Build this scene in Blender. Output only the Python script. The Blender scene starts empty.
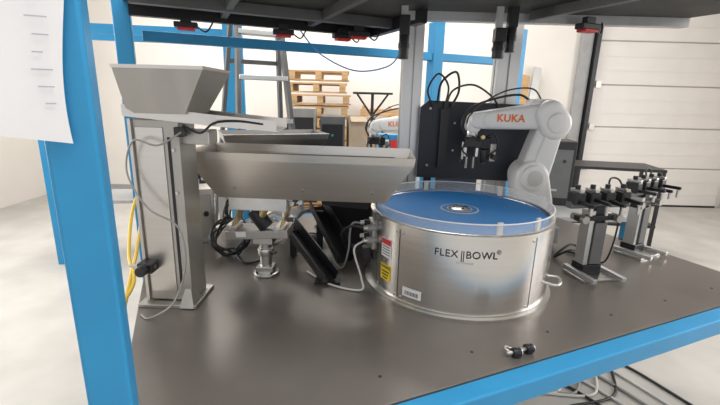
import bpy, bmesh, math, random
from mathutils import Vector, Matrix, Euler
random.seed(7)
SC=bpy.context.scene
SC.view_settings.view_transform='Standard'
COL=SC.collection
# ---------------------------------------------------------------- materials
def mat(name,col,metal=0.0,rough=0.5,var=0.0,vscale=8.0,stretch=(1,1,1),bump=0.0,spec=None,trans=0.0,rvar=0.0,emit=0.0,coat=0.0,detail=4):
    m=bpy.data.materials.new(name); m.use_nodes=True
    nt=m.node_tree; b=nt.nodes['Principled BSDF']
    b.inputs['Base Color'].default_value=(*col,1); b.inputs['Metallic'].default_value=metal
    b.inputs['Roughness'].default_value=rough
    if spec is not None: b.inputs['Specular IOR Level'].default_value=spec
    if coat: b.inputs['Coat Weight'].default_value=coat; b.inputs['Coat Roughness'].default_value=0.1
    tc=nt.nodes.new('ShaderNodeTexCoord'); mp=nt.nodes.new('ShaderNodeMapping'); mp.inputs['Scale'].default_value=stretch
    nz=nt.nodes.new('ShaderNodeTexNoise'); nz.inputs['Scale'].default_value=vscale; nz.inputs['Detail'].default_value=detail
    nt.links.new(tc.outputs['Object'],mp.inputs['Vector']); nt.links.new(mp.outputs['Vector'],nz.inputs['Vector'])
    if var:
        r=nt.nodes.new('ShaderNodeValToRGB')
        r.color_ramp.elements[0].position=0.3; r.color_ramp.elements[1].position=0.7
        r.color_ramp.elements[0].color=(*[max(0,c*(1-var)) for c in col],1)
        r.color_ramp.elements[1].color=(*[min(1,c*(1+var)) for c in col],1)
        nt.links.new(nz.outputs['Fac'],r.inputs['Fac']); nt.links.new(r.outputs['Color'],b.inputs['Base Color'])
    if rvar:
        mr=nt.nodes.new('ShaderNodeMapRange'); mr.inputs['To Min'].default_value=max(0.02,rough-rvar); mr.inputs['To Max'].default_value=rough+rvar
        nt.links.new(nz.outputs['Fac'],mr.inputs['Value']); nt.links.new(mr.outputs['Result'],b.inputs['Roughness'])
    if bump:
        bp=nt.nodes.new('ShaderNodeBump'); bp.inputs['Strength'].default_value=bump; bp.inputs['Distance'].default_value=0.002
        nt.links.new(nz.outputs['Fac'],bp.inputs['Height']); nt.links.new(bp.outputs['Normal'],b.inputs['Normal'])
    return m
M={}
M['steel_h']=mat('brushed_stainless',(0.62,0.59,0.55),1,0.29,0.03,60,(0.05,1,1.5),0.02,rvar=0.03)
M['steel_drum']=mat('drum_stainless',(0.74,0.72,0.69),1,0.26,0.03,70,(0.05,0.05,1),0.03,rvar=0.03)
M['steel_dull']=mat('dull_steel',(0.44,0.42,0.39),0.85,0.40,0.06,14,(1,1,0.15),0.03,rvar=0.04)
M['steel']=mat('machined_steel',(0.60,0.59,0.57),1,0.3,0.05,30)
M['alu']=mat('aluminium_profile',(0.62,0.62,0.61),0.8,0.38,0.04,20,(1,1,0.1))
M['table']=mat('mill_scale_plate',(0.185,0.165,0.150),0.5,0.30,0.14,3,(1,1,1),0.02,rvar=0.05,detail=9)
M['blue']=mat('blue_paint',(0.02,0.25,0.50),0,0.42,0.06,5,bump=0.05)
M['bluedisc']=mat('blue_belt_disc',(0.015,0.22,0.60),0,0.6,0.02,6)
M['black']=mat('black_plastic',(0.016,0.016,0.018),0,0.42,0.1,10)
M['blackm']=mat('black_anodised',(0.022,0.022,0.026),0.4,0.4,0.1,10)
M['navy']=mat('dark_panel',(0.014,0.018,0.030),0,0.45,0.15,6)
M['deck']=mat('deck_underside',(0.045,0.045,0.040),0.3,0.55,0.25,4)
M['white']=mat('robot_white',(0.80,0.79,0.77),0,0.35,0.03,5,coat=0.3)
M['grey']=mat('grey_plastic',(0.33,0.33,0.33),0,0.5,0.08,8)
M['dgrey']=mat('dark_grey_aluminium',(0.15,0.15,0.15),0.5,0.45,0.08,8)
M['orange']=mat('orange_print',(0.85,0.18,0.02),0,0.5,0.02,8)
M['red']=mat('red_plastic',(0.65,0.03,0.025),0,0.4,0.05,8)
M['yellow']=mat('yellow_label',(0.85,0.62,0.02),0,0.5,0.03,8)
M['ycable']=mat('yellow_hose',(0.72,0.50,0.06),0,0.45,0.05,8)
M['paper']=mat('paper',(0.80,0.79,0.80),0,0.8,0.03,6)
M['ink']=mat('printed_ink',(0.02,0.02,0.025),0,0.6,0.05,8)
M['inkg']=mat('faint_print',(0.45,0.46,0.5),0,0.8,0.05,8)
M['wood']=mat('raw_pine',(0.50,0.31,0.15),0,0.7,0.25,6,(1,1,8),0.1)
M['card']=mat('cardboard',(0.40,0.31,0.22),0,0.8,0.1,6)
M['cable']=mat('grey_cable',(0.30,0.29,0.28),0,0.45,0.05,8)
M['wcable']=mat('light_cable',(0.62,0.61,0.58),0,0.45,0.05,8)
M['bcable']=mat('blue_airline',(0.02,0.20,0.55),0,0.4,0.05,8)
M['green']=mat('green_terminal',(0.03,0.30,0.10),0,0.45,0.05,8)
M['brass']=mat('brass',(0.55,0.42,0.20),0.9,0.35,0.05,8)
M['wall']=mat('painted_drywall',(0.78,0.74,0.69),0,0.85,0.03,1.5)
M['floor']=mat('concrete',(0.48,0.46,0.43),0,0.5,0.12,2.5,bump=0.05,detail=8)
M['ceil']=mat('ceiling_paint',(0.75,0.74,0.71),0,0.9,0.03,2)
M['door']=mat('garage_door_skin',(0.76,0.72,0.69),0,0.5,0.03,3)
M['groove']=mat('door_groove',(0.42,0.39,0.37),0,0.7,0.05,3)
g=bpy.data.materials.new('clear_acrylic'); g.use_nodes=True; nt=g.node_tree
for n in list(nt.nodes): nt.nodes.remove(n)
o=nt.nodes.new('ShaderNodeOutputMaterial'); mx=nt.nodes.new('ShaderNodeMixShader'); t=nt.nodes.new('ShaderNodeBsdfTransparent'); p=nt.nodes.new('ShaderNodeBsdfPrincipled')
nzz=nt.nodes.new('ShaderNodeTexNoise'); nzz.inputs['Scale'].default_value=6; mrr=nt.nodes.new('ShaderNodeMapRange'); mrr.inputs['To Min'].default_value=0.08; mrr.inputs['To Max'].default_value=0.20
nt.links.new(nzz.outputs['Fac'],mrr.inputs['Value']); nt.links.new(mrr.outputs['Result'],mx.inputs[0])
p.inputs['Base Color'].default_value=(0.9,0.92,0.94,1); p.inputs['Roughness'].default_value=0.08
nt.links.new(t.outputs[0],mx.inputs[1]); nt.links.new(p.outputs[0],mx.inputs[2]); nt.links.new(mx.outputs[0],o.inputs[0])
M['acrylic']=g
# ---------------------------------------------------------------- helpers
def grp(name,loc=(0,0,0),rz=0,rot=None,scale=1):
    e=bpy.data.objects.new(name,None); COL.objects.link(e); e.location=loc
    e.rotation_euler=rot if rot else (0,0,math.radians(rz)); e.scale=(scale,)*3; e.empty_display_size=0.05
    return e
def fin(bm,name,m,parent,smooth=False,bevel=0,seg=2,mods=None):
    bmesh.ops.recalc_face_normals(bm,faces=bm.faces)
    me=bpy.data.meshes.new(name); bm.to_mesh(me); bm.free()
    me.materials.append(M[m] if isinstance(m,str) else m)
    ob=bpy.data.objects.new(name,me); COL.objects.link(ob)
    if parent: ob.parent=parent
    if smooth:
        for p in me.polygons: p.use_smooth=True
        md=ob.modifiers.new('es','EDGE_SPLIT'); md.split_angle=math.radians(38)
    if bevel:
        b=ob.modifiers.new('bv','BEVEL'); b.width=bevel; b.segments=seg; b.limit_method='ANGLE'; b.angle_limit=math.radians(35)
        if smooth: ob.modifiers.move(1,0)
    return ob
def box(parent,name,size,loc,m,rot=(0,0,0),bevel=0.0,taper=None):
    bm=bmesh.new(); bmesh.ops.create_cube(bm,size=1)
    for v in bm.verts:
        k=1
        if taper and v.co.z>0: k=taper
        v.co=Vector((v.co.x*size[0]*k,v.co.y*size[1]*k,v.co.z*size[2]))
    bm.transform(Matrix.Translation(loc)@Euler([math.radians(a) for a in rot]).to_matrix().to_4x4())
    return fin(bm,name,m,parent,bevel=bevel)
def beam(parent,name,p1,p2,w,h,m,bevel=0.0):
    p1=Vector(p1);p2=Vector(p2);d=p2-p1
    bm=bmesh.new(); bmesh.ops.create_cube(bm,size=1)
    for v in bm.verts: v.co=Vector((v.co.x*w,v.co.y*h,v.co.z*d.length))
    z=d.normalized(); ref=Vector((0,0,1)) if abs(z.z)<0.95 else Vector((0,1,0))
    x=ref.cross(z).normalized(); y=z.cross(x)
    R=Matrix((x,y,z)).transposed().to_4x4()
    bm.transform(Matrix.Translation((p1+p2)/2)@R)
    return fin(bm,name,m,parent,bevel=bevel)
def cyl(parent,name,p1,p2,r,m,r2=None,seg=28,bevel=0):
    p1=Vector(p1);p2=Vector(p2);d=p2-p1
    bm=bmesh.new(); bmesh.ops.create_cone(bm,cap_ends=True,segments=seg,radius1=r,radius2=r if r2 is None else r2,depth=d.length)
    bm.transform(Matrix.Translation((p1+p2)/2)@d.to_track_quat('Z','Y').to_matrix().to_4x4())
    return fin(bm,name,m,parent,smooth=True,bevel=bevel)
def lathe(parent,name,prof,m,loc=(0,0,0),seg=96):
    bm=bmesh.new(); rings=[]
    for r,z in prof:
        if r<1e-6: rings.append([bm.verts.new((0,0,z))])
        else: rings.append([bm.verts.new((r*math.cos(2*math.pi*i/seg),r*math.sin(2*math.pi*i/seg),z)) for i in range(seg)])
    for a,b in zip(rings,rings[1:]):
        for i in range(seg):
            j=(i+1)%seg
            if len(a)==1 and len(b)==1: continue
            if len(a)==1: bm.faces.new((a[0],b[i],b[j]))
            elif len(b)==1: bm.faces.new((a[i],a[j],b[0]))
            else: bm.faces.new((a[i],a[j],b[j],b[i]))
    bm.transform(Matrix.Translation(loc))
    return fin(bm,name,m,parent,smooth=True)
def prism(parent,name,pts,z0,z1,m,mtx=None,bevel=0,smooth=False):
    bm=bmesh.new(); a=[bm.verts.new((x,y,z0)) for x,y in pts]; b=[bm.verts.new((x,y,z1)) for x,y in pts]
    n=len(pts); bm.faces.new(a); bm.faces.new(b)
    for i in range(n): bm.faces.new((a[i],a[(i+1)%n],b[(i+1)%n],b[i]))
    if mtx: bm.transform(mtx)
    return fin(bm,name,m,parent,bevel=bevel,smooth=smooth,seg=3)
XZ=Matrix(((1,0,0,0),(0,0,1,0),(0,1,0,0),(0,0,0,1)))
def link(parent,name,p1,r1,p2,r2,y0,y1,m,bevel=0.012):
    p1=Vector(p1);p2=Vector(p2);d=p2-p1;L=d.length;a=math.atan2(d.y,d.x);k=math.acos(max(-1,min(1,(r1-r2)/L)))
    pts=[]
    for i in range(15):
        t=a+k+(2*math.pi-2*k)*i/14; pts.append((p1.x+r1*math.cos(t),p1.y+r1*math.sin(t)))
    for i in range(15):
        t=a-k+2*k*i/14; pts.append((p2.x+r2*math.cos(t),p2.y+r2*math.sin(t)))
    return prism(parent,name,pts,y0,y1,m,XZ,bevel=bevel,smooth=True)
def catmull(P,n=10):
    P=[Vector(p) for p in P]; Q=[P[0]*2-P[1]]+P+[P[-1]*2-P[-2]]; out=[]
    for i in range(1,len(Q)-2):
        for k in range(n):
            t=k/n; a,b,c,d=Q[i-1],Q[i],Q[i+1],Q[i+2]
            out.append(0.5*((2*b)+(c-a)*t+(2*a-5*b+4*c-d)*t*t+(3*b-a-3*c+d)*t**3))
    out.append(P[-1]); return out
def tube(parent,name,pts,r,m,n=10,smooth=True):
    P=catmull(pts,n) if smooth else [Vector(p) for p in pts]
    cu=bpy.data.curves.new(name,'CURVE'); cu.dimensions='3D'; cu.bevel_depth=r; cu.bevel_resolution=3; cu.use_fill_caps=True
    s=cu.splines.new('POLY'); s.points.add(len(P)-1)
    for i,p in enumerate(P): s.points[i].co=(*p,1)
    t=bpy.data.objects.new('tmp',cu); COL.objects.link(t); dg=bpy.context.evaluated_depsgraph_get(); dg.update()
    me=bpy.data.meshes.new_from_object(t.evaluated_get(dg)); bpy.data.objects.remove(t); 
    me.name=name; me.materials.clear(); me.materials.append(M[m])
    for p in me.polygons: p.use_smooth=True
    ob=bpy.data.objects.new(name,me); COL.objects.link(ob)
    if parent: ob.parent=parent
    return ob
def textmesh(parent,name,body,size,m,fn,spacing=1.0,bold=0.0):
    cu=bpy.data.curves.new(name,'FONT'); cu.body=body; cu.size=size; cu.align_x='CENTER'; cu.align_y='CENTER'; cu.space_character=spacing; cu.offset=bold
    t=bpy.data.objects.new('tmp',cu); COL.objects.link(t); dg=bpy.context.evaluated_depsgraph_get(); dg.update()
    me=bpy.data.meshes.new_from_object(t.evaluated_get(dg)); bpy.data.objects.remove(t)
    for v in me.vertices: v.co=fn(v.co)
    me.materials.clear(); me.materials.append(M[m]); ob=bpy.data.objects.new(name,me); COL.objects.link(ob); ob.parent=parent
    return ob
def tray(parent,name,top,bot,zt,zb,m,thick=0.003,rim=0.0):
    bm=bmesh.new()
    def ring(r,z): return [bm.verts.new(c) for c in ((r[0],r[2],z),(r[1],r[2],z),(r[1],r[3],z),(r[0],r[3],z))]
    A=ring(bot,zb);B=ring(top,zt); bm.faces.new(A[::-1])
    for i in range(4): bm.faces.new((A[i],A[(i+1)%4],B[(i+1)%4],B[i]))
    if rim:
        C=ring((top[0]-rim*0.2,top[1]+rim*0.2,top[2]-rim*0.2,top[3]+rim*0.2),zt+rim)
        for i in range(4): bm.faces.new((B[i],B[(i+1)%4],C[(i+1)%4],C[i]))
    ob=fin(bm,name,m,parent); s=ob.modifiers.new('so','SOLIDIFY'); s.thickness=thick; s.offset=0
    return ob
# ---------------------------------------------------------------- camera
th=math.radians(14.5); ro=math.radians(1.5)
F=Vector((0,math.cos(th),-math.sin(th))); ri=Vector((1,0,0)); up=Vector((0,math.sin(th),math.cos(th)))
R=ri*math.cos(ro)+up*math.sin(ro); U=-ri*math.sin(ro)+up*math.cos(ro)
cam=bpy.data.cameras.new('camera'); cam.lens=20.5; cam.sensor_width=36; cam.clip_start=0.05
co=bpy.data.objects.new('camera',cam); COL.objects.link(co)
mm=Matrix((R,U,-F)).transposed().to_4x4(); mm.translation=Vector((0,0,1.62)); co.matrix_world=mm
SC.camera=co
# ---------------------------------------------------------------- room
def room():
    box(None,'floor',(12,11,0.1),(0,2.0,-0.05),'floor')
    box(None,'wall_back',(12,0.1,4.2),(0,6.65,2.1),'wall')
    box(None,'wall_left',(0.1,11,4.2),(-5.0,2.0,2.1),'wall')
    box(None,'wall_right',(0.1,11,4.2),(6.0,2.0,2.1),'wall')
    box(None,'ceiling',(12,11,0.1),(0,2.0,4.25),'ceil')
    box(None,'baseboard_back',(8.1,0.02,0.12),(-0.9,6.59,0.06),'grey')
    d=grp('garage_door',(4.65,6.54,0))
    n=5
    for i in range(n):
        box(d,'panel_%d'%i,(2.3,0.05,0.615),(0,0,0.01+0.63*i+0.3),'door',bevel=0.012)
        box(d,'joint_%d'%i,(2.3,0.03,0.03),(0,0.01,0.63*(i+1)),'groove')
        for k in (0.2,0.4): box(d,'rib_%d_%d'%(i,int(k*10)),(2.3,0.008,0.010),(0,-0.027,0.01+0.63*i+k),'door')
    box(d,'track',(0.06,0.10,3.3),(-1.2,-0.05,1.65),'blackm')
    box(d,'jamb',(0.16,0.06,3.3),(-1.33,0.0,1.65),'grey')
    box(d,'header',(2.7,0.08,0.14),(0,0,3.25),'grey')
    box(d,'bottom_seal',(2.3,0.06,0.03),(0,0,0.015),'black')
    for i in range(3): box(d,'hinge_%d'%i,(0.08,0.03,0.1),(-1.08,-0.04,0.63*(i+1)),'steel_dull')
room()
# ---------------------------------------------------------------- workbench & frame (rotated 23.5 deg)
A=23.5; O=Vector((-0.445,0.61,0))
def W(lx,ly,z=0.0):
    c,s=math.cos(math.radians(A)),math.sin(math.radians(A)); return Vector((O.x+lx*c-ly*s,O.y+lx*s+ly*c,z))
wb=grp('steel_workbench',O,A)
box(wb,'top_plate',(2.36,1.62,0.02),(1.16,0.81,0.89),'table',bevel=0.002)
box(wb,'stiffener_1',(2.2,0.05,0.05),(1.17,0.5,0.855),'dgrey'); box(wb,'stiffener_2',(2.2,0.05,0.05),(1.17,1.1,0.855),'dgrey')
for k in range(7): cyl(wb,'tapped_hole_%d'%k,(0.30+0.30*k,0.10,0.9001),(0.30+0.30*k,0.10,0.9008),0.005,'ink',seg=12)
fr=grp('blue_gantry_frame',O,A)
box(fr,'front_beam',(2.34,0.06,0.06),(1.19,-0.032,0.868),'blue',bevel=0.005)
box(fr,'rear_beam',(2.34,0.06,0.08),(1.17,1.655,0.85),'blue',bevel=0.005)
box(fr,'left_beam',(0.06,1.6,0.08),(0.035,0.81,0.835),'blue',bevel=0.005)
box(fr,'right_beam',(0.06,1.6,0.08),(2.30,0.81,0.835),'blue',bevel=0.005)
PS=0.066
for nm,x,y,s in (('post_a',0.018,0.0,PS),('post_b',2.39,0.0,0.07),('post_c',-0.055,1.64,0.075),('post_d',1.75,1.72,0.08),('post_e',2.39,1.66,0.08)):
    box(fr,nm,(s,s,2.10),(x,y,1.05),'blue',bevel=0.006)
    box(fr,nm+'_foot',(0.14,0.14,0.012),(x,y,0.006),'blue')
box(fr,'upper_rail_rear',(2.3,0.045,0.05),(1.17,1.71,1.885),'blue',bevel=0.004)
# upper deck
dk=grp('overhead_deck')
pts=[W(-0.04,-0.04),W(2.42,-0.04),W(2.42,0.62),W(1.72,0.90),W(1.24,1.10),W(1.24,1.62),W(-0.04,1.62)]
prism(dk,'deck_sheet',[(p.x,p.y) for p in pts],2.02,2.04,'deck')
def wbeam(nm,a,b,w,h,z,m): 
    p=W(*a,z);q=W(*b,z); beam(dk,nm,p,q,w,h,m)
wbeam('edge_rear',(-0.02,1.60),(1.24,1.60),0.04,0.06,1.99,'blackm')
wbeam('edge_step',(1.24,1.62),(1.24,1.05),0.04,0.06,1.99,'blackm')
wbeam('rail_mid',(0.0,1.35),(1.24,1.35),0.045,0.045,1.995,'dgrey')
wbeam('rail_right',(1.20,1.13),(2.42,0.60),0.05,0.04,1.998,'alu')
wbeam('rib_a',(0.4,0.1),(0.4,1.58),0.03,0.04,2.0,'dgrey')
wbeam('rib_b',(0.85,0.1),(0.85,1.58),0.03,0.04,2.0,'dgrey')
wbeam('rib_c',(1.7,0.05),(1.7,0.85),0.03,0.04,2.0,'dgrey')
wbeam('edge_front',(0.0,0.0),(2.40,0.0),0.06,0.06,1.99,'blue')
# aluminium uprights
def profile(name,x,y,rz,w,d,z0,z1):
    g=grp(name,(x,y,0),rz); s=0.012
    def side(L): return [(-L/2,0),(-s/2,0),(-s/2,-0.012),(s/2,-0.012),(s/2,0),(L/2,0)]
    P=[]
    for (L,off,ang) in ((w,d/2,0),(d,w/2,90),(w,d/2,180),(d,w/2,270)):
        a=math.radians(ang)
        for u,v in side(L)[:-1]:
            X,Y=u,-off-v
            P.append((X*math.cos(a)-Y*math.sin(a),X*math.sin(a)+Y*math.cos(a)))
    prism(g,'extrusion',P,z0,z1,'alu')
    box(g,'foot_bracket',(w+0.06,d+0.06,0.012),(0,0,z0+0.006),'steel_dull')
    return g
profile('aluminium_upright',0.245,2.20,6,0.10,0.06,0.90,2.019)
profile('aluminium_upright',0.745,2.26,6,0.12,0.06,0.90,2.019)
def sensor(x,y,z):
    g=grp('red_light_sensor',(x,y,z),random.uniform(10,30))
    box(g,'bracket',(0.05,0.03,0.03),(0,0,0.0),'black'); box(g,'body',(0.11,0.05,0.025),(0,0,-0.026),'black',bevel=0.004)
    box(g,'lens_bar',(0.08,0.052,0.012),(0,0,-0.044),'red',bevel=0.003)
    tube(g,'lead',[(0.05,0,-0.03),(0.09,0.01,-0.05),(0.12,0.03,-0.01),(0.13,0.05,0.02)],0.004,'black')
for x,y in ((-0.88,2.17),(-0.43,2.33),(-0.12,2.42),(-0.03,2.33),(1.02,2.02)): sensor(x,y,1.965 if y>2.05 else 1.98)
def hcam(x,y,z0,r,L):
    g=grp('inspection_camera',(x,y,z0))
    box(g,'mount',(0.03,0.02,2.02-z0-L*0.6),(0,0.03,(2.02-z0+L*0.6)/2),'alu')
    box(g,'housing',(r*1.9,r*1.9,L*0.45),(0,0,L*0.75),'black',bevel=0.004)
    cyl(g,'lens',(0,0,L*0.55),(0,0,0.0),r,'black',bevel=0.003); cyl(g,'focus_ring',(0,0,L*0.36),(0,0,L*0.24),r*1.12,'blackm')
    cyl(g,'front_glass',(0,0,0.004),(0,0,-0.001),r*0.75,'grey')
hcam(0.18,1.98,1.79,0.023,0.19); hcam(0.60,1.95,1.80,0.026,0.13); hcam(0.66,1.98,1.83,0.022,0.20)
# ---------------------------------------------------------------- paper sheet taped on the post
pp=grp('paper_drawing_sheet',O,A)
bm=bmesh.new(); NX,NZ=24,30; vs=[]
YF=-PS/2-0.006
for j in range(NZ+1):
    row=[]
    for i in range(NX+1):
        u=i/NX; v=j/NZ
        z=1.545+0.42*v+0.05*u*(1-v)
        x=0.034-0.014*math.sin(v*5+1)-u*0.34
        y=YF-0.003-0.010*math.sin(v*9+u*5)*u+0.006*math.sin(u*14)*u
        row.append(bm.verts.new((x,y,z)))
    vs.append(row)
for j in range(NZ):
    for i in range(NX): bm.faces.new((vs[j][i],vs[j][i+1],vs[j+1][i+1],vs[j+1][i]))
fin(bm,'sheet','paper',pp,smooth=True)
for k in range(9):
    box(pp,'print_line_%d'%k,(0.012+0.006*(k%3),0.0008,0.0016),(0.004-0.002*(k%4),YF-0.006,1.60+0.022*k),'inkg')
# ---------------------------------------------------------------- rotary bowl feeder
bw=grp('rotary_bowl_feeder',(0.400,1.59,0.90),-15)
RB=0.353
lathe(bw,'base_flange',[(0,0),(RB+0.017,0),(RB+0.017,0.010),(RB,0.012),(0,0.012)],'steel')
lathe(bw,'drum_body',[(RB-0.005,0.011),(RB,0.014),(RB,0.287),(RB-0.004,0.290),(RB-0.017,0.290),(RB-0.017,0.270)],'steel_drum')
lathe(bw,'top_ring',[(RB-0.012,0.290),(RB-0.012,0.300),(RB-0.002,0.300),(RB+0.003,0.297),(RB+0.003,0.288),(RB-0.002,0.288)],'steel_drum')
lathe(bw,'blue_disc',[(0,0.292),(RB-0.022,0.292),(RB-0.020,0.288),(RB-0.020,0.27),(0,0.27)],'bluedisc')
lathe(bw,'disc_gap',[(RB-0.024,0.272),(RB-0.0165,0.272)],'wcable')
lathe(bw,'clear_guard',[(RB-0.009,0.299),(RB-0.009,0.334),(RB-0.006,0.334),(RB-0.006,0.299)],'acrylic')
lathe(bw,'guard_edge',[(RB-0.0098,0.334),(RB-0.0098,0.337),(RB-0.0052,0.337),(RB-0.0052,0.334)],'paper')
lathe(bw,'hub_ring',[(0.045,0.2925),(0.045,0.295),(0.075,0.295),(0.075,0.2925)],'wcable')
lathe(bw,'hub_ring_inner',[(0.050,0.2952),(0.070,0.2952)],'bluedisc')
lathe(bw,'hub_cap',[(0.040,0.292),(0.040,0.298),(0.030,0.302),(0,0.302)],'steel')
for i in range(4):
    a=i*math.pi/2+0.5; cyl(bw,'hub_screw_%d'%i,(0.027*math.cos(a),0.027*math.sin(a),0.300),(0.027*math.cos(a),0.027*math.sin(a),0.304),0.005,'blackm',seg=12)
def patch(name,psi,z,w,h,m,off=0.0012,R0=RB,n=10):
    bm=bmesh.new(); r=R0+off; rows=[]
    for k in range(n+1):
        a=math.radians(psi)+(k/n-0.5)*w/r
        rows.append((bm.verts.new((r*math.sin(a),-r*math.cos(a),z-h/2)),bm.verts.new((r*math.sin(a),-r*math.cos(a),z+h/2))))
    for k in range(n): bm.faces.new((rows[k][0],rows[k+1][0],rows[k+1][1],rows[k][1]))
    return fin(bm,name,m,bw,smooth=True)
def ctext(name,body,size,psi,z,m,off=0.002,sp=1.0,bold=0.0):
    r=RB+off
    def f(c):
        a=math.radians(psi)+c.x/r; return Vector((r*math.sin(a),-r*math.cos(a),z+c.y))
    return textmesh(bw,name,body,size,m,f,sp,bold)
ctext('logo_text_a','FLEX',0.035,-4.0,0.232,'ink',sp=1.05)
ctext('logo_text_b','BOWL',0.035,14.5,0.232,'ink',sp=1.05)
ctext('logo_mark','||',0.040,4.6,0.230,'ink',sp=0.8)
ctext('logo_reg','®',0.020,23.5,0.244,'ink')
ctext('logo_sub','PARTS FEEDER',0.009,6.0,0.203,'inkg')
patch('warning_label_yellow',-43,0.095,0.062,0.062,'yellow')
ctext('warning_print_1','WARNING',0.012,-43,0.115,'ink',off=0.0022,bold=0.0004)
for k in range(3): patch('warning_bar_%d'%k,-43,0.098-0.012*k,0.045-0.008*k,0.005,'ink',off=0.0022)
patch('danger_label',-43,0.190,0.060,0.072,'paper'); patch('danger_red',-43,0.213,0.056,0.020,'red',off=0.0022)
for k in range(4): patch('danger_line_%d'%k,-43,0.195-0.010*k,0.046,0.003,'ink',off=0.0022)
patch('serial_label',-22,0.058,0.075,0.034,'paper')
for k in range(14): patch('barcode_%d'%k,-26.0+k*0.62,0.056,0.0012+0.0012*(k%3==0),0.015,'ink',off=0.0022,n=1)
for psi in (-54,-32,48,85): patch('seam_%d'%psi,psi,0.15,0.0025,0.26,'ink',off=0.0008,n=1)
for psi in (-52,-34,46,-30): 
    for z in (0.03,0.27):
        a=math.radians(psi); r=RB; cyl(bw,'rivet',(r*math.sin(a),-r*math.cos(a),z),((r+0.004)*math.sin(a),-(r+0.004)*math.cos(a),z),0.005,'steel',seg=12)
def pc(psi,r,z): 
    a=math.radians(psi); return (r*math.sin(a),-r*math.cos(a),z)
tube(bw,'carry_handle',[pc(72,RB,0.07),pc(72,RB+0.035,0.07),pc(78,RB+0.045,0.07),pc(84,RB+0.035,0.07),pc(84,RB,0.07)],0.006,'steel',n=6)
box(bw,'connector_plate',(0.08,0.012,0.11),pc(-66,RB+0.002,0.20),'steel_dull',rot=(0,0,-66),bevel=0.003)
for k,(ps,z) in enumerate(((-60,0.235),(-70,0.235),(-60,0.185),(-70,0.180))):
    cyl(bw,'connector_%d'%k,pc(ps,RB,z),pc(ps,RB+0.030,z),0.013,'blackm' if k%2 else 'grey'); cyl(bw,'connector_nut_%d'%k,pc(ps,RB+0.030,z),pc(ps,RB+0.045,z),0.009,'steel')
box(bw,'valve_block',(0.05,0.03,0.05),pc(-68,RB+0.02,0.115),'black',rot=(0,0,-68),bevel=0.004)
tube(bw,'supply_lead_a',[pc(-60,RB+0.040,0.185),pc(-60,RB+0.08,0.15),pc(-55,RB+0.06,0.05),pc(-52,RB+0.07,0.008),pc(-62,RB+0.17,0.006),pc(-75,RB+0.26,0.006)],0.004,'wcable')
tube(bw,'supply_lead_b',[pc(-70,RB+0.040,0.235),pc(-72,RB+0.08,0.22),pc(-76,RB+0.09,0.10),pc(-80,RB+0.12,0.008),pc(-92,RB+0.20,0.007)],0.004,'cable')
tube(bw,'supply_lead_c',[pc(-60,RB+0.040,0.235),pc(-62,RB+0.09,0.24),pc(-75,RB+0.12,0.17),pc(-88,RB+0.11,0.06),pc(-98,RB+0.16,0.008)],0.005,'black')
for psi in (24,52,-150,150):
    box(bw,'guard_clip_%d'%psi,(0.020,0.010,0.045),pc(psi,RB-0.018,0.318),'wcable',rot=(0,0,psi),bevel=0.003)
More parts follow.
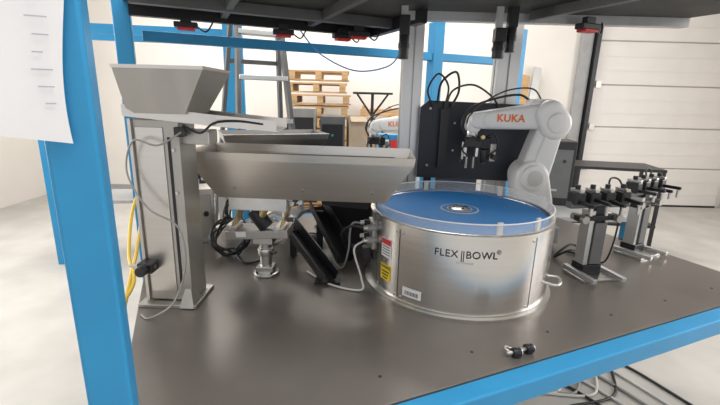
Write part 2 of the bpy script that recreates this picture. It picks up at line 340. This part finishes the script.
# ---------------------------------------------------------------- six-axis robot
def robot(name,loc,rz,scale=1.0):
    g=grp(name,loc,rz,scale=scale)
    box(g,'base_plate',(0.23,0.21,0.03),(0,0,0.015),'grey',bevel=0.008)
    lathe(g,'pedestal',[(0,0.03),(0.10,0.03),(0.098,0.07),(0.088,0.12),(0.086,0.16),(0,0.16)],'white',seg=48)
    box(g,'connector_box',(0.10,0.12,0.09),(0.10,0,0.075),'grey',bevel=0.01)
    lathe(g,'turntable',[(0,0.162),(0.092,0.162),(0.096,0.18),(0.096,0.25),(0.085,0.29),(0,0.30)],'white',seg=48)
    link(g,'shoulder_yoke',(0.0,0.24),0.090,(-0.035,0.385),0.086,-0.075,0.075,'white',0.02)
    cyl(g,'shoulder_cap',(-0.035,-0.10,0.385),(-0.035,0.11,0.385),0.066,'white',bevel=0.012)
    cyl(g,'shoulder_disc',(-0.035,-0.105,0.385),(-0.035,-0.098,0.385),0.040,'wcable',bevel=0.002)
    link(g,'upper_arm',(-0.02,0.385),0.080,(0.045,0.665),0.064,-0.055,0.06,'white',0.022)
    link(g,'upper_arm_cover',(0.01,0.44),0.045,(0.045,0.60),0.040,-0.068,-0.05,'white',0.010)
    link(g,'elbow_housing',(0.045,0.655),0.080,(0.015,0.700),0.070,-0.085,0.085,'white',0.025)
    cyl(g,'elbow_cap',(0.045,-0.098,0.660),(0.045,0.098,0.660),0.050,'white',bevel=0.01)
    link(g,'forearm',(0.0,0.690),0.066,(-0.27,0.665),0.046,-0.055,0.055,'white',0.020)
    box(g,'forearm_motor_cover',(0.12,0.09,0.045),(-0.02,0,0.750),'white',bevel=0.018)
    link(g,'wrist_roll',(-0.27,0.665),0.046,(-0.33,0.660),0.039,-0.048,0.048,'white',0.012)
    link(g,'wrist_bend',(-0.335,0.660),0.040,(-0.345,0.630),0.036,-0.034,0.034,'white',0.010)
    cyl(g,'tool_flange',(-0.345,0,0.615),(-0.345,0,0.575),0.030,'steel',bevel=0.003)
    box(g,'gripper_body',(0.085,0.06,0.055),(-0.335,0,0.550),'black',bevel=0.006)
    box(g,'gripper_side_valve',(0.05,0.05,0.06),(-0.275,0,0.547),'blackm',bevel=0.005)
    cyl(g,'tool_camera',(-0.275,-0.01,0.515),(-0.275,-0.01,0.445),0.018,'black',bevel=0.003)
    for k,dx in enumerate((-0.03,0.03)):
        box(g,'jaw_%d'%k,(0.016,0.03,0.05),(-0.345+dx,0,0.50),'steel',bevel=0.003)
        box(g,'finger_%d'%k,(0.010,0.018,0.06),(-0.345+dx*0.6,0,0.445),'steel_dull',bevel=0.002)
    cyl(g,'suction_stem',(-0.385,0.0,0.55),(-0.385,0.0,0.46),0.006,'steel'); cyl(g,'suction_cup',(-0.385,0,0.46),(-0.385,0,0.445),0.006,'black',r2=0.012)
    box(g,'sensor_bracket',(0.03,0.02,0.09),(-0.235,-0.01,0.50),'steel_dull',bevel=0.002); cyl(g,'side_lens',(-0.235,-0.03,0.48),(-0.235,-0.065,0.48),0.014,'black')
    cyl(g,'brass_fitting',(-0.30,-0.03,0.58),(-0.30,-0.05,0.58),0.010,'brass')
    textmesh(g,'brand_print','KUKA',0.050,'orange',lambda c:Vector((-0.175+c.x,-0.0562,0.675+c.y)),1.05,0.0015)
    tube(g,'dress_hose_a',[(-0.06,0.03,0.765),(-0.12,0.02,0.79),(-0.24,0.0,0.77),(-0.36,0.0,0.72),(-0.40,0,0.64),(-0.36,0,0.56)],0.006,'black')
    tube(g,'dress_hose_b',[(0.02,0.05,0.75),(-0.05,0.03,0.82),(-0.18,0.02,0.81),(-0.30,-0.02,0.75),(-0.38,-0.02,0.66),(-0.33,-0.02,0.57)],0.004,'black')
    tube(g,'tool_lead',[(-0.29,-0.02,0.57),(-0.25,-0.05,0.60),(-0.22,-0.04,0.53),(-0.26,-0.02,0.48)],0.004,'black')
    tube(g,'tool_lead_b',[(-0.31,-0.03,0.56),(-0.36,-0.06,0.58),(-0.40,-0.05,0.52),(-0.36,-0.02,0.48)],0.004,'black')
    return g
robot('industrial_robot_arm',(0.858,2.005,0.90),0,0.945)
robot('industrial_robot_arm',(0.42,3.20,0.75),12,1.0)
# black panel
bp=grp('black_mounting_panel',(0.595,2.155,0),2)
prism(bp,'plate',[(-0.30,1.215),(0.30,1.20),(0.30,1.54),(0.22,1.60),(-0.26,1.61),(-0.30,1.575)],-0.006,0.006,'navy',XZ)
for k,(x,z) in enumerate(((-0.25,1.57),(-0.25,1.28),(-0.12,1.50),(-0.12,1.36),(0.05,1.30),(0.24,1.50),(0.24,1.28))):
    cyl(bp,'bolt_%d'%k,(x,-0.006,z),(x,-0.011,z),0.006,'steel_dull',seg=10)
box(bp,'support_leg_1',(0.04,0.02,0.34),(-0.24,0.016,1.07),'blackm'); box(bp,'support_leg_2',(0.04,0.02,0.34),(0.24,0.016,1.07),'blackm')
box(bp,'cable_duct',(0.04,0.03,0.30),(-0.18,-0.02,1.42),'black')
tube(bp,'panel_lead_a',[(-0.18,-0.03,1.57),(-0.15,-0.04,1.66),(-0.05,-0.03,1.69),(0.05,-0.02,1.64),(0.10,-0.02,1.58)],0.005,'black')
tube(bp,'panel_lead_b',[(-0.22,-0.02,1.60),(-0.20,0.0,1.70),(-0.13,0.0,1.75),(-0.11,0.0,1.66),(-0.15,-0.02,1.58)],0.006,'black')
tube(bp,'panel_lead_c',[(-0.24,-0.02,1.58),(-0.27,-0.01,1.66),(-0.22,0.0,1.74),(-0.17,-0.02,1.68),(-0.18,-0.02,1.58)],0.005,'black')
# ---------------------------------------------------------------- linear (vibratory) feeder
def feeder(name,loc,rz,L0,L1,full=True,s=1.0):
    g=grp(name,loc,rz,scale=s)
    tray(g,'trough',(L0,L1,-0.135,0.135),(L0+0.09,L1-0.09,-0.095,0.095),0.49,0.345,'steel_h',rim=0.028)
    box(g,'trough_floor',(L1-L0-0.2,0.18,0.004),((L0+L1)/2,0,0.352),'steel_dull')
    tray(g,'inner_liner',(L0+0.02,L1-0.06,-0.11,0.11),(L0+0.12,L1-0.16,-0.07,0.07),0.485,0.40,'steel_h')
    for k in range(3):
        x=L0+0.16+k*(L1-L0-0.30)/2
        cyl(g,'screw_%d'%k,(x,-0.108,0.385),(x,-0.115,0.382),0.005,'steel_dull',seg=10)
    cx=0.0
    box(g,'saddle_plate',(0.26,0.14,0.012),(cx,0,0.335),'steel_dull',bevel=0.003)
    box(g,'saddle_angle',(0.22,0.012,0.05),(cx,-0.08,0.318),'steel',bevel=0.002)
    for k,dx in enumerate((-0.10,0.09)):
        box(g,'leaf_spring_%d'%k,(0.006,0.09,0.15),(cx+dx,0,0.262),'brass',rot=(0,20,0))
        box(g,'spring_clamp_%d'%k,(0.035,0.10,0.022),(cx+dx+0.024,0,0.318),'steel',rot=(0,20,0),bevel=0.002)
        box(g,'spring_foot_%d'%k,(0.035,0.10,0.022),(cx+dx-0.024,0,0.205),'steel',rot=(0,20,0),bevel=0.002)
        cyl(g,'spring_bolt_%d'%k,(cx+dx-0.03,-0.055,0.205),(cx+dx-0.03,0.055,0.205),0.008,'steel',seg=12)
    cyl(g,'coil_drive',(cx-0.03,-0.04,0.285),(cx+0.02,-0.04,0.215),0.030,'blackm',bevel=0.003)
    cyl(g,'coil_core',(cx+0.02,-0.05,0.30),(cx-0.01,-0.05,0.24),0.016,'brass')
    box(g,'counter_mass',(0.25,0.11,0.035),(cx-0.02,0,0.185),'steel_dull',rot=(0,-4,0),bevel=0.003)
    box(g,'name_tag',(0.04,0.001,0.022),(cx-0.08,-0.057,0.186),'paper',rot=(0,-4,0))
    box(g,'swivel_block',(0.08,0.08,0.03),(cx,0,0.155),'steel',bevel=0.004)
    cyl(g,'column',(cx,0,0.012),(cx,0,0.145),0.024,'steel'); cyl(g,'column_collar',(cx,0,0.085),(cx,0,0.115),0.032,'steel',bevel=0.003)
    cyl(g,'clamp_lever',(cx+0.02,-0.02,0.10),(cx+0.055,-0.05,0.115),0.005,'black')
    box(g,'foot_block',(0.07,0.06,0.03),(cx,0,0.025),'steel',bevel=0.003); cyl(g,'foot_flange',(cx,0,0),(cx,0,0.012),0.052,'steel',bevel=0.002)
    for i in range(4):
        a=i*math.pi/2+0.78; cyl(g,'anchor_bolt_%d'%i,(cx+0.042*math.cos(a),0.042*math.sin(a),0.012),(cx+0.042*math.cos(a),0.042*math.sin(a),0.019),0.005,'blackm',seg=8)
    return g
feeder('vibratory_feeder',(-0.38,1.57,0.90),-3,-0.235,0.570)
feeder('vibratory_feeder',(-0.42,2.26,0.905),24,-0.33,0.20)
# ---------------------------------------------------------------- hopper on column
hp=grp('feed_hopper',(-0.650,1.35,0.90),-1)
CW=0.142
box(hp,'column_front',(CW,0.10,0.62),(0,0,0.325),'steel_dull',bevel=0.004)
box(hp,'column_flange_l',(0.010,0.12,0.62),(-CW/2-0.004,0,0.325),'steel_h'); box(hp,'column_flange_r',(0.010,0.12,0.62),(CW/2+0.004,0,0.325),'steel_dull')
box(hp,'column_cover',(0.088,0.004,0.56),(-0.018,-0.052,0.33),'steel_h',bevel=0.001)
box(hp,'column_slot',(0.008,0.003,0.50),(0.042,-0.0515,0.33),'ink')
for k in range(4): cyl(hp,'cover_screw_%d'%k,(0.055,-0.050,0.12+0.14*k),(0.055,-0.056,0.12+0.14*k),0.005,'steel',seg=10)
box(hp,'base_plate',(0.20,0.17,0.012),(0.0,0,0.006),'steel_dull',bevel=0.002)
box(hp,'base_gusset',(0.05,0.08,0.06),(0.07,-0.05,0.035),'steel_dull',taper=0.4)
box(hp,'clamp_block',(0.05,0.05,0.035),(-0.055,-0.075,0.15),'black',bevel=0.004); cyl(hp,'clamp_knob',(-0.055,-0.10,0.15),(-0.055,-0.13,0.15),0.018,'black',bevel=0.004)
cyl(hp,'clamp_rod',(-0.115,-0.075,0.15),(-0.03,-0.075,0.15),0.007,'steel')
tray(hp,'hopper_bin',(-0.076,0.188,-0.11,0.13),(-0.060,0.115,-0.085,0.10),0.785,0.655,'steel_dull',rim=0.008)
box(hp,'bin_fold',(0.268,0.005,0.010),(0.056,-0.114,0.788),'steel_h')
bm=bmesh.new()
def ch(x,z,w,y=0): return [bm.verts.new((x,y-w,z+0.035)),bm.verts.new((x,y-w,z)),bm.verts.new((x,y+w,z)),bm.verts.new((x,y+w,z+0.035))]
s0=ch(-0.075,0.645,0.090); s1=ch(0.20,0.618,0.088,0.03); s2=ch(0.37,0.600,0.085,0.10)
for a,b in ((s0,s1),(s1,s2)):
    for i in range(3): bm.faces.new((a[i],a[i+1],b[i+1],b[i]))
ob=fin(bm,'outlet_chute','steel_h',hp); md=ob.modifiers.new('s','SOLIDIFY'); md.thickness=0.004
box(hp,'chute_motor',(0.09,0.08,0.045),(0.12,0,0.58),'steel_dull',bevel=0.004)
box(hp,'side_sensor',(0.03,0.03,0.03),(0.09,-0.07,0.60),'black',bevel=0.003)
tube(hp,'sensor_lead',[(0.10,-0.085,0.60),(0.03,-0.10,0.56),(-0.05,-0.09,0.57),(-0.08,-0.09,0.47),(-0.02,-0.10,0.36),(0.07,-0.10,0.30),(0.09,-0.11,0.18),(0.05,-0.13,0.05),(-0.02,-0.16,0.006),(-0.06,-0.14,0.006)],0.003,'cable')
tube(hp,'ground_lead',[(0.10,-0.07,0.62),(0.16,-0.09,0.60),(0.20,-0.075,0.63),(0.26,-0.04,0.635),(0.33,0.0,0.625)],0.0035,'black')
# ---------------------------------------------------------------- black chute, bin
dc=grp('discharge_chute',(0,0,0))
def channel(parent,name,p1,p2,w,h,m):
    p1=Vector(p1);p2=Vector(p2);d=(p2-p1).normalized(); s=Vector((d.y,-d.x,0)).normalized(); n=s.cross(d)
    if n.z<0: n=-n
    bm=bmesh.new(); R_=[]
    for p in (p1,p2): R_.append([bm.verts.new(p+s*w/2+n*h),bm.verts.new(p+s*w/2*0.8),bm.verts.new(p-s*w/2*0.8),bm.verts.new(p-s*w/2+n*h)])
    for i in range(3): bm.faces.new((R_[0][i],R_[0][i+1],R_[1][i+1],R_[1][i]))
    ob=fin(bm,name,m,parent); md=ob.modifiers.new('s','SOLIDIFY'); md.thickness=0.005; return ob
channel(dc,'lower_channel',(-0.33,1.80,1.03),(-0.115,1.48,0.915),0.075,0.045,'blackm')
channel(dc,'side_channel',(-0.21,1.90,1.10),(-0.06,1.64,0.93),0.09,0.05,'blackm')
box(dc,'chute_leg_rear',(0.03,0.03,0.125),(-0.30,1.78,0.9625),'blackm'); box(dc,'chute_leg_rear_b',(0.03,0.03,0.19),(-0.19,1.88,0.995),'blackm')
box(dc,'chute_toe',(0.10,0.05,0.012),(-0.12,1.50,0.906),'blackm')
pb=grp('black_parts_bin',(-0.03,2.00,0.90),-18)
tray(pb,'bin_shell',(-0.15,0.17,-0.10,0.12),(-0.07,0.10,-0.07,0.08),0.30,0.10,'blackm',thick=0.005)
box(pb,'bin_stand',(0.12,0.10,0.10),(0.01,0,0.05),'blackm')
bm=bmesh.new(); q=[bm.verts.new(c) for c in ((-0.15,-0.10,0.30),(0.17,-0.10,0.30),(0.12,-0.17,0.22),(-0.10,-0.17,0.22))]; bm.faces.new(q)
ob=fin(bm,'bin_lip','blackm',pb); md=ob.modifiers.new('s','SOLIDIFY'); md.thickness=0.004
# ---------------------------------------------------------------- tooling stands right
def stand(loc,rz,s=1):
    ts=grp('gripper_tool_stand',loc,rz,scale=s)
    box(ts,'base_plate',(0.18,0.13,0.012),(0.01,-0.02,0.006),'steel',bevel=0.002)
    for k,dx in enumerate((-0.06,0.08)): box(ts,'base_rail_%d'%k,(0.02,0.18,0.018),(dx,-0.03,0.021),'alu',bevel=0.002)
    box(ts,'foot_block',(0.09,0.07,0.045),(-0.005,0,0.034),'blackm',bevel=0.004)
    box(ts,'column',(0.045,0.045,0.26),(0,0,0.18),'blackm',bevel=0.004); box(ts,'column_plate',(0.055,0.012,0.18),(0.006,-0.028,0.15),'dgrey',bevel=0.002)
    box(ts,'column_side',(0.022,0.052,0.24),(-0.036,0.0,0.17),'alu'); box(ts,'column_side_b',(0.012,0.052,0.20),(0.032,0.0,0.16),'steel_dull')
    box(ts,'cross_bar',(0.28,0.035,0.028),(0.0,0,0.315),'dgrey',bevel=0.004)
    for k,dx in enumerate((-0.115,-0.045,0.025,0.10)):
        box(ts,'tool_body_%d'%k,(0.045,0.055,0.05),(dx,-0.01,0.345),'black',bevel=0.005)
        box(ts,'tool_clamp_%d'%k,(0.02,0.06,0.012),(dx,-0.01,0.376),'steel',bevel=0.002)
        cyl(ts,'tool_knob_%d'%k,(dx,-0.01,0.382),(dx,-0.01,0.398),0.010,'blackm')
        box(ts,'tool_jaw_%d'%k,(0.014,0.10,0.014),(dx,-0.06,0.332+0.008*(k%2)),'blackm',bevel=0.002)
        cyl(ts,'tool_pin_%d'%k,(dx,-0.10,0.33),(dx,-0.10,0.295),0.006,'steel',seg=12)
    box(ts,'lower_arm',(0.20,0.03,0.022),(-0.01,-0.02,0.262),'blackm',bevel=0.003)
    for k,dx in enumerate((-0.09,0.07)): cyl(ts,'lower_roller_%d'%k,(dx,-0.055,0.262),(dx,0.02,0.262),0.016,'steel_dull')
    tube(ts,'lead',[(0.06,0.02,0.35),(0.09,0.05,0.41),(0.15,0.05,0.38),(0.18,0.06,0.20),(0.17,0.08,0.02),(0.14,0.14,0.006)],0.004,'black')
stand((0.985,1.65,0.90),12); stand((1.36,1.93,0.90),30)
# rollers on table
rl=grp('cam_follower_rollers',(0.48,1.045,0.90),0)
for k,(x,y,rz) in enumerate(((-0.012,0.0,0.15),(0.032,0.022,0.35))):
    d=Vector((math.cos(rz),math.sin(rz),0)); c=Vector((x,y,0.014))
    cyl(rl,'roller_%d'%k,c-d*0.016,c+d*0.008,0.014,'blackm',bevel=0.002); cyl(rl,'face_%d'%k,c+d*0.008,c+d*0.011,0.012,'steel',bevel=0.001)
    cyl(rl,'hub_%d'%k,c+d*0.011,c+d*0.013,0.005,'ink'); cyl(rl,'stud_%d'%k,c-d*0.034,c-d*0.016,0.006,'steel')
tube(rl,'link_wire',[(-0.03,-0.005,0.012),(-0.045,0.01,0.02),(-0.035,0.03,0.012),(-0.01,0.025,0.006)],0.0025,'steel')
# ---------------------------------------------------------------- cables
def coil(name,c,r,n,m,tr,tilt,h=0.05,seed=1):
    random.seed(seed); P=[]
    for i in range(n*10):
        a=i*2*math.pi/10; rr=r*(0.75+0.35*random.random())
        p=Vector((rr*math.cos(a),rr*math.sin(a),random.uniform(-0.5,0.5)*h)); p.rotate(Euler((math.radians(tilt),0,0.4*math.sin(i/10))))
        p+=Vector(c); p.z=max(p.z,0.902+tr); P.append(p)
    g=grp(name); tube(g,'loops',P,tr,m,n=6)
    return g,P
g,P=coil('black_cable_coil',(-0.59,1.78,0.985),0.085,6,'black',0.005,50,seed=3)
tube(g,'tail_a',[P[-1],Vector((-0.55,1.72,0.93)),Vector((-0.50,1.66,0.907)),Vector((-0.44,1.68,0.907)),Vector((-0.40,1.75,0.91))],0.0045,'black')
tube(g,'tail_b',[P[0],Vector((-0.62,1.88,1.05)),Vector((-0.58,1.92,1.16)),Vector((-0.50,1.95,1.22)),Vector((-0.42,1.9,1.18))],0.0045,'black')
coil('grey_cable_bundle',(-0.48,1.98,0.96),0.10,4,'wcable',0.004,25,seed=5)
coil('grey_cable_bundle',(-0.25,2.06,0.97),0.09,4,'cable',0.005,40,seed=8)
coil('black_cable_coil',(-0.62,2.08,1.02),0.10,4,'black',0.005,65,seed=9)
g=grp('yellow_air_hose')
for k in range(2):
    o_=0.03*k
    tube(g,'hose_%d'%k,[(-1.02+o_,2.0,1.35-0.05*k),(-0.98-o_,1.78,1.10+0.04*k),(-0.90-o_,1.55,0.985),(-0.85+o_*0.5,1.40,0.93),(-0.85-o_,1.33,0.78),(-0.87,1.40,0.45),(-0.92-o_,1.5,0.10),(-0.9,1.7,0.02)],0.007,'ycable')
tube(g,'hose_loop',[(-0.745,1.36,0.909),(-0.76,1.45,0.93),(-0.77,1.55,1.02),(-0.84,1.68,1.14),(-0.92,1.80,1.10),(-0.86,1.72,0.98),(-0.74,1.60,0.912),(-0.68,1.52,0.908)],0.006,'ycable')
g=grp('black_power_cables')
tube(g,'lead_a',[(-0.92,1.95,1.20),(-0.88,1.85,1.05),(-0.80,1.75,0.93),(-0.76,1.66,0.907),(-0.7,1.6,0.907)],0.005,'black')
tube(g,'lead_b',[(-0.1,2.35,0.907),(-0.05,2.25,0.907),(-0.15,2.15,0.907),(-0.25,2.2,0.907)],0.005,'black')
g=grp('black_power_cables')
tube(g,'lead_c',[(1.12,1.97,0.907),(1.02,1.88,0.95),(0.93,1.83,0.907),(0.98,1.80,0.95),(1.08,1.86,0.93)],0.006,'black')
tube(g,'lead_d',[(1.2,2.1,0.907),(1.15,1.95,0.907),(1.18,1.88,0.92),(1.12,1.84,0.907),(1.02,1.90,0.907)],0.005,'black')
g=grp('blue_air_line')
tube(g,'line',[(-0.35,2.36,1.96),(-0.25,2.5,1.85),(-0.05,2.6,1.77),(0.15,2.55,1.80),(0.22,2.4,1.90),(0.24,2.26,1.96)],0.004,'bcable')
g=grp('floor_cables')
for k in range(5):
    x=1.2+0.12*k; tube(g,'floor_lead_%d'%k,[(x-0.5,2.3-0.1*k,0.009),(x-0.2,2.0,0.009),(x,2.1+0.05*k,0.009),(x+0.3,1.75,0.009),(x+0.6,1.9,0.009)],0.008,('black','wcable','cable','wcable','black')[k])
# ---------------------------------------------------------------- stuff at back of the bench
eb=grp('control_enclosure',(-0.81,1.97,0.90),20)
box(eb,'case',(0.16,0.14,0.27),(0,0,0.135),'steel_h',bevel=0.004); box(eb,'door',(0.13,0.006,0.22),(0,-0.072,0.135),'steel_dull',bevel=0.002)
cyl(eb,'knob',(0.04,-0.075,0.15),(0.04,-0.09,0.15),0.012,'black'); box(eb,'label',(0.05,0.002,0.03),(-0.02,-0.077,0.18),'paper')
vb=grp('pneumatic_valve_bank',(0.06,2.44,0.90),20)
box(vb,'rail',(0.34,0.06,0.03),(0,0,0.015),'alu')
for k in range(8): 
    box(vb,'valve_%d'%k,(0.032,0.07,0.14),(-0.14+0.04*k,0,0.10),'grey' if k%2 else 'black',bevel=0.004); box(vb,'tab_%d'%k,(0.02,0.01,0.02),(-0.14+0.04*k,-0.037,0.14),'green' if k%3==0 else 'paper')
    tube(vb,'valve_line_%d'%k,[(-0.14+0.04*k,0,0.17),(-0.13+0.03*k,0.01,0.24+0.02*(k%3)),(-0.08+0.03*k,0.03,0.30),(-0.05+0.03*k,0.05,0.22),(-0.06+0.03*k,0.06,0.02)],0.003,('bcable','black','wcable')[k%3])
def slide(name,x,y,rz,L,h):
    g=grp(name,(x,y,0.90),rz)
    box(g,'foot',(0.08,0.08,0.012),(0,0,0.006),'steel'); box(g,'riser',(0.04,0.04,h),(0,0,h/2+0.01),'alu',bevel=0.002)
    box(g,'rail',(L,0.05,0.03),(0,0,h+0.02),'alu',bevel=0.003); box(g,'carriage',(0.07,0.06,0.04),(L*0.2,0,h+0.055),'blackm',bevel=0.004)
    cyl(g,'motor',(-L/2-0.07,0,h+0.03),(-L/2,0,h+0.03),0.026,'blackm',bevel=0.003); cyl(g,'fitting',(L*0.3,-0.03,h+0.03),(L*0.3,-0.05,h+0.03),0.008,'brass')
    box(g,'tag',(0.03,0.001,0.02),(-L*0.2,-0.026,h+0.02),'yellow')
slide('linear_actuator',-0.74,2.15,-10,0.22,0.26); slide('linear_actuator',-0.15,2.25,35,0.20,0.24)
def carton(name,x,y,w,d,h,rz,z,m='card'):
    g=grp(name,(x,y,z),rz); tray(g,'walls',(-w/2,w/2,-d/2,d/2),(-w/2*0.98,w/2*0.98,-d/2*0.98,d/2*0.98),h,0.003,m,thick=0.005)
    for k,s in enumerate((-1,1)): box(g,'flap_%d'%k,(w*0.96,d*0.4,0.004),(0,s*(d/2+d*0.16),h-0.02),m,rot=(-s*35,0,0))
def bench(name,loc,rz,w,d):
    rb=grp(name,loc,rz)
    box(rb,'top',(w,d,0.04),(0,0,0.73),'grey',bevel=0.004); box(rb,'lower_shelf',(w-0.1,d-0.1,0.025),(0,0,0.25),'grey')
    for k,(x,y) in enumerate(((-1,-1),(1,-1),(-1,1),(1,1))): box(rb,'leg_%d'%k,(0.06,0.06,0.71),(x*(w/2-0.05),y*(d/2-0.05),0.355),'blue')
bench('rear_workbench',(1.12,3.65,0),4,2.1,1.2)
bench('rear_workbench',(-0.50,4.55,0),0,1.20,0.8)
def boxy(name,x,y,w,d,h,m,m2,rz=0,z=0.75):
    g=grp(name,(x,y,z),rz); box(g,'case',(w,d,h),(0,0,h/2),m,bevel=0.006); box(g,'front_panel',(w*0.85,0.006,h*0.75),(0,-d/2-0.003,h/2),m2)
    for k in range(3): cyl(g,'button_%d'%k,(w*0.25*(k-1),-d/2-0.006,h*0.7),(w*0.25*(k-1),-d/2-0.016,h*0.7),0.012,('red','green','black')[k],seg=14)
    box(g,'handle',(w*0.3,0.02,0.015),(0,-d/2-0.015,h*0.25),'steel'); return g
boxy('instrument_case',-0.94,4.50,0.28,0.3,0.62,'blackm','grey',-4)
boxy('instrument_case',-0.62,4.45,0.26,0.3,0.74,'steel_dull','black',3); boxy('instrument_case',-0.32,4.55,0.26,0.3,0.66,'dgrey','blackm',3)
boxy('instrument_case',0.80,3.55,0.35,0.3,0.50,'black','navy',3); boxy('instrument_case',1.25,3.5,0.30,0.3,0.40,'dgrey','grey',-4); boxy('instrument_case',1.65,3.6,0.35,0.3,0.55,'black','dgrey',-10)
carton('open_carton',-0.06,4.5,0.18,0.22,0.66,10,0.75)
sb=grp('small_parts_drawers',(0.24,3.62,0.75),3)
box(sb,'cabinet',(0.20,0.16,0.56),(0,0,0.28),'blue',bevel=0.004)
for i in range(2):
    for j in range(5): box(sb,'drawer_%d%d'%(i,j),(0.080,0.012,0.080),(-0.045+0.090*i,-0.086,0.085+0.098*j),('paper','yellow','red','wcable')[(i*2+j)%4],bevel=0.003)
tb=grp('leaning_timber_boards')
for k in range(4): beam(tb,'board_%d'%k,(1.9+0.14*k,6.0,0.02),(2.15+0.16*k,6.52,1.75+0.12*k),0.11,0.03,('wood','card','wood','alu')[k])
# blue rack at back
rk=grp('blue_storage_rack',(-1.75,4.05,0),8)
for k,(x,y) in enumerate(((-1.1,0),(0.52,0),(-1.1,0.5),(0.52,0.5))): box(rk,'upright_%d'%k,(0.10,0.07,2.45),(x,y-0.25,1.225),'blue',bevel=0.004)
for y in (-0.25,0.25): box(rk,'rail_%d'%int(y*100),(1.6,0.04,0.08),(-0.30,y,2.12),'blue')
box(rk,'shelf_lower',(1.6,0.5,0.03),(-0.30,0,0.6),'grey')
for k in range(3):
    g=boxy('case_%d'%k,-0.35+0.30*k,0.0,0.24,0.25,0.26+0.06*(k%3),('grey','dgrey','steel_dull')[k],('black','grey','blackm')[k],0,z=0.617); g.parent=rk
# ladder
ld=grp('step_ladder',(-0.72,2.98,0),28)
H=2.30
for k,(s) in enumerate((-1,1)):
    beam(ld,'front_rail_%d'%k,(s*0.27,-0.30,0),(s*0.13,0,H),0.03,0.065,'dgrey',0.003); beam(ld,'rear_rail_%d'%k,(s*0.34,0.60,0),(s*0.15,0.06,H-0.05),0.028,0.05,'dgrey',0.003)
    box(ld,'foot_%d'%k,(0.06,0.09,0.05),(s*0.27,-0.30,0.025),'black')
for i in range(1,8):
    z=H*i/8; t=i/8; w=0.54-0.28*t; box(ld,'step_%d'%i,(w,0.09,0.03),(0,-0.30*(1-t),z),'alu',bevel=0.003)
for i in range(1,5):
    t=i/5; beam(ld,'rear_brace_%d'%i,(-0.34+0.19*t,0.60-0.54*t,H*t),(0.34-0.19*t,0.60-0.54*t,H*t),0.02,0.03,'dgrey')
box(ld,'top_cap',(0.34,0.20,0.06),(0,0.02,H+0.0),'orange',bevel=0.01)
# pallets
wc=grp('wooden_pallet_stack',(-0.60,5.9,0),3)
for lv in range(13):
    z=0.15*lv; ox=0.03*math.sin(lv*2.1)
    for k,x in enumerate((-0.4,0,0.4)): box(wc,'stringer_%d_%d'%(lv,k),(0.08,0.8,0.09),(x*0.85+ox,0,z+0.065),'wood')
    for k in range(5): box(wc,'board_%d_%d'%(lv,k),(0.80,0.11,0.02),(ox,-0.34+0.17*k,z+0.12),'wood')
    box(wc,'lower_board_%d'%lv,(0.80,0.10,0.02),(ox,-0.34,z+0.01),'wood')
pl=grp('wooden_pallet',(0.42,6.25,0),-4,rot=(math.radians(-8),0,0))
for k in range(9): box(pl,'slat_%d'%k,(0.9,0.02,0.10),(0,0,0.08+0.165*k),'wood')
for k,x in enumerate((-0.4,0,0.4)): box(pl,'runner_%d'%k,(0.05,0.09,1.5),(x,0.055,0.75),'wood')
# tripod stand
tp=grp('tripod_stand',(0.12,5.20,0),0)
box(tp,'top',(0.48,0.26,0.025),(0,0,1.66),'black',bevel=0.006); cyl(tp,'mast',(0,0,0.7),(0,0,1.65),0.018,'black')
for k in range(2):
    s=(-1,1)[k]; cyl(tp,'brace_%d'%k,(s*0.19,0,1.65),(-s*0.17,0.05*s,1.15),0.012,'black'); cyl(tp,'leg_%d'%k,(s*0.05,0,1.3),(s*0.30,-0.15,0.01),0.013,'black')
cyl(tp,'leg_2',(0,0.03,1.3),(0,0.42,0.01),0.013,'black')
# right hand background cart
ct=grp('utility_cart',(2.75,4.5,0),-10)
for k,z in enumerate((0.35,0.95)): box(ct,'shelf_%d'%k,(0.9,0.5,0.03),(0,0,z),'blackm',bevel=0.005)
for k,(x,y) in enumerate(((-0.43,-0.23),(0.43,-0.23),(-0.43,0.23),(0.43,0.23))): 
    box(ct,'upright_%d'%k,(0.03,0.03,0.88),(x,y,0.51),'blackm'); cyl(ct,'caster_%d'%k,(x-0.015,y,0.04),(x+0.015,y,0.04),0.04,'black')
tube(ct,'push_handle',[(-0.43,-0.23,0.95),(-0.50,-0.23,1.02),(-0.50,0.23,1.02),(-0.43,0.23,0.95)],0.012,'blackm')
# ---------------------------------------------------------------- lights
w=bpy.data.worlds.new('world'); SC.world=w; w.use_nodes=True
w.node_tree.nodes['Background'].inputs[0].default_value=(0.98,0.98,1.0,1); w.node_tree.nodes['Background'].inputs[1].default_value=0.95
def area(name,loc,target,size,energy,col=(1,1,1),sy=None):
    l=bpy.data.lights.new(name,'AREA'); l.energy=energy; l.color=col; l.size=size
    if sy: l.shape='RECTANGLE'; l.size_y=sy
    o=bpy.data.objects.new(name,l); COL.objects.link(o); o.location=loc
    o.rotation_euler=(Vector(target)-Vector(loc)).to_track_quat('-Z','Y').to_euler(); return o
area('ceiling_light_rear',(-0.5,5.0,4.1),(-0.5,5.0,0),4.5,170,(1,0.98,0.95),1.5)
area('ceiling_light_front',(0.2,0.3,4.1),(0.2,0.3,0),3.5,120,(1,0.99,0.97),1.5)
area('fill_left',(-4.7,2.5,2.2),(0,1.8,1.0),3.0,150,(1,0.99,0.97),2.4)  # added fill lamp inside the solid left wall, no window behind it
area('daylight_right',(5.7,2.0,2.2),(0.3,1.8,1.0),3.0,160,(1,0.99,0.97),2.4)
print('done')
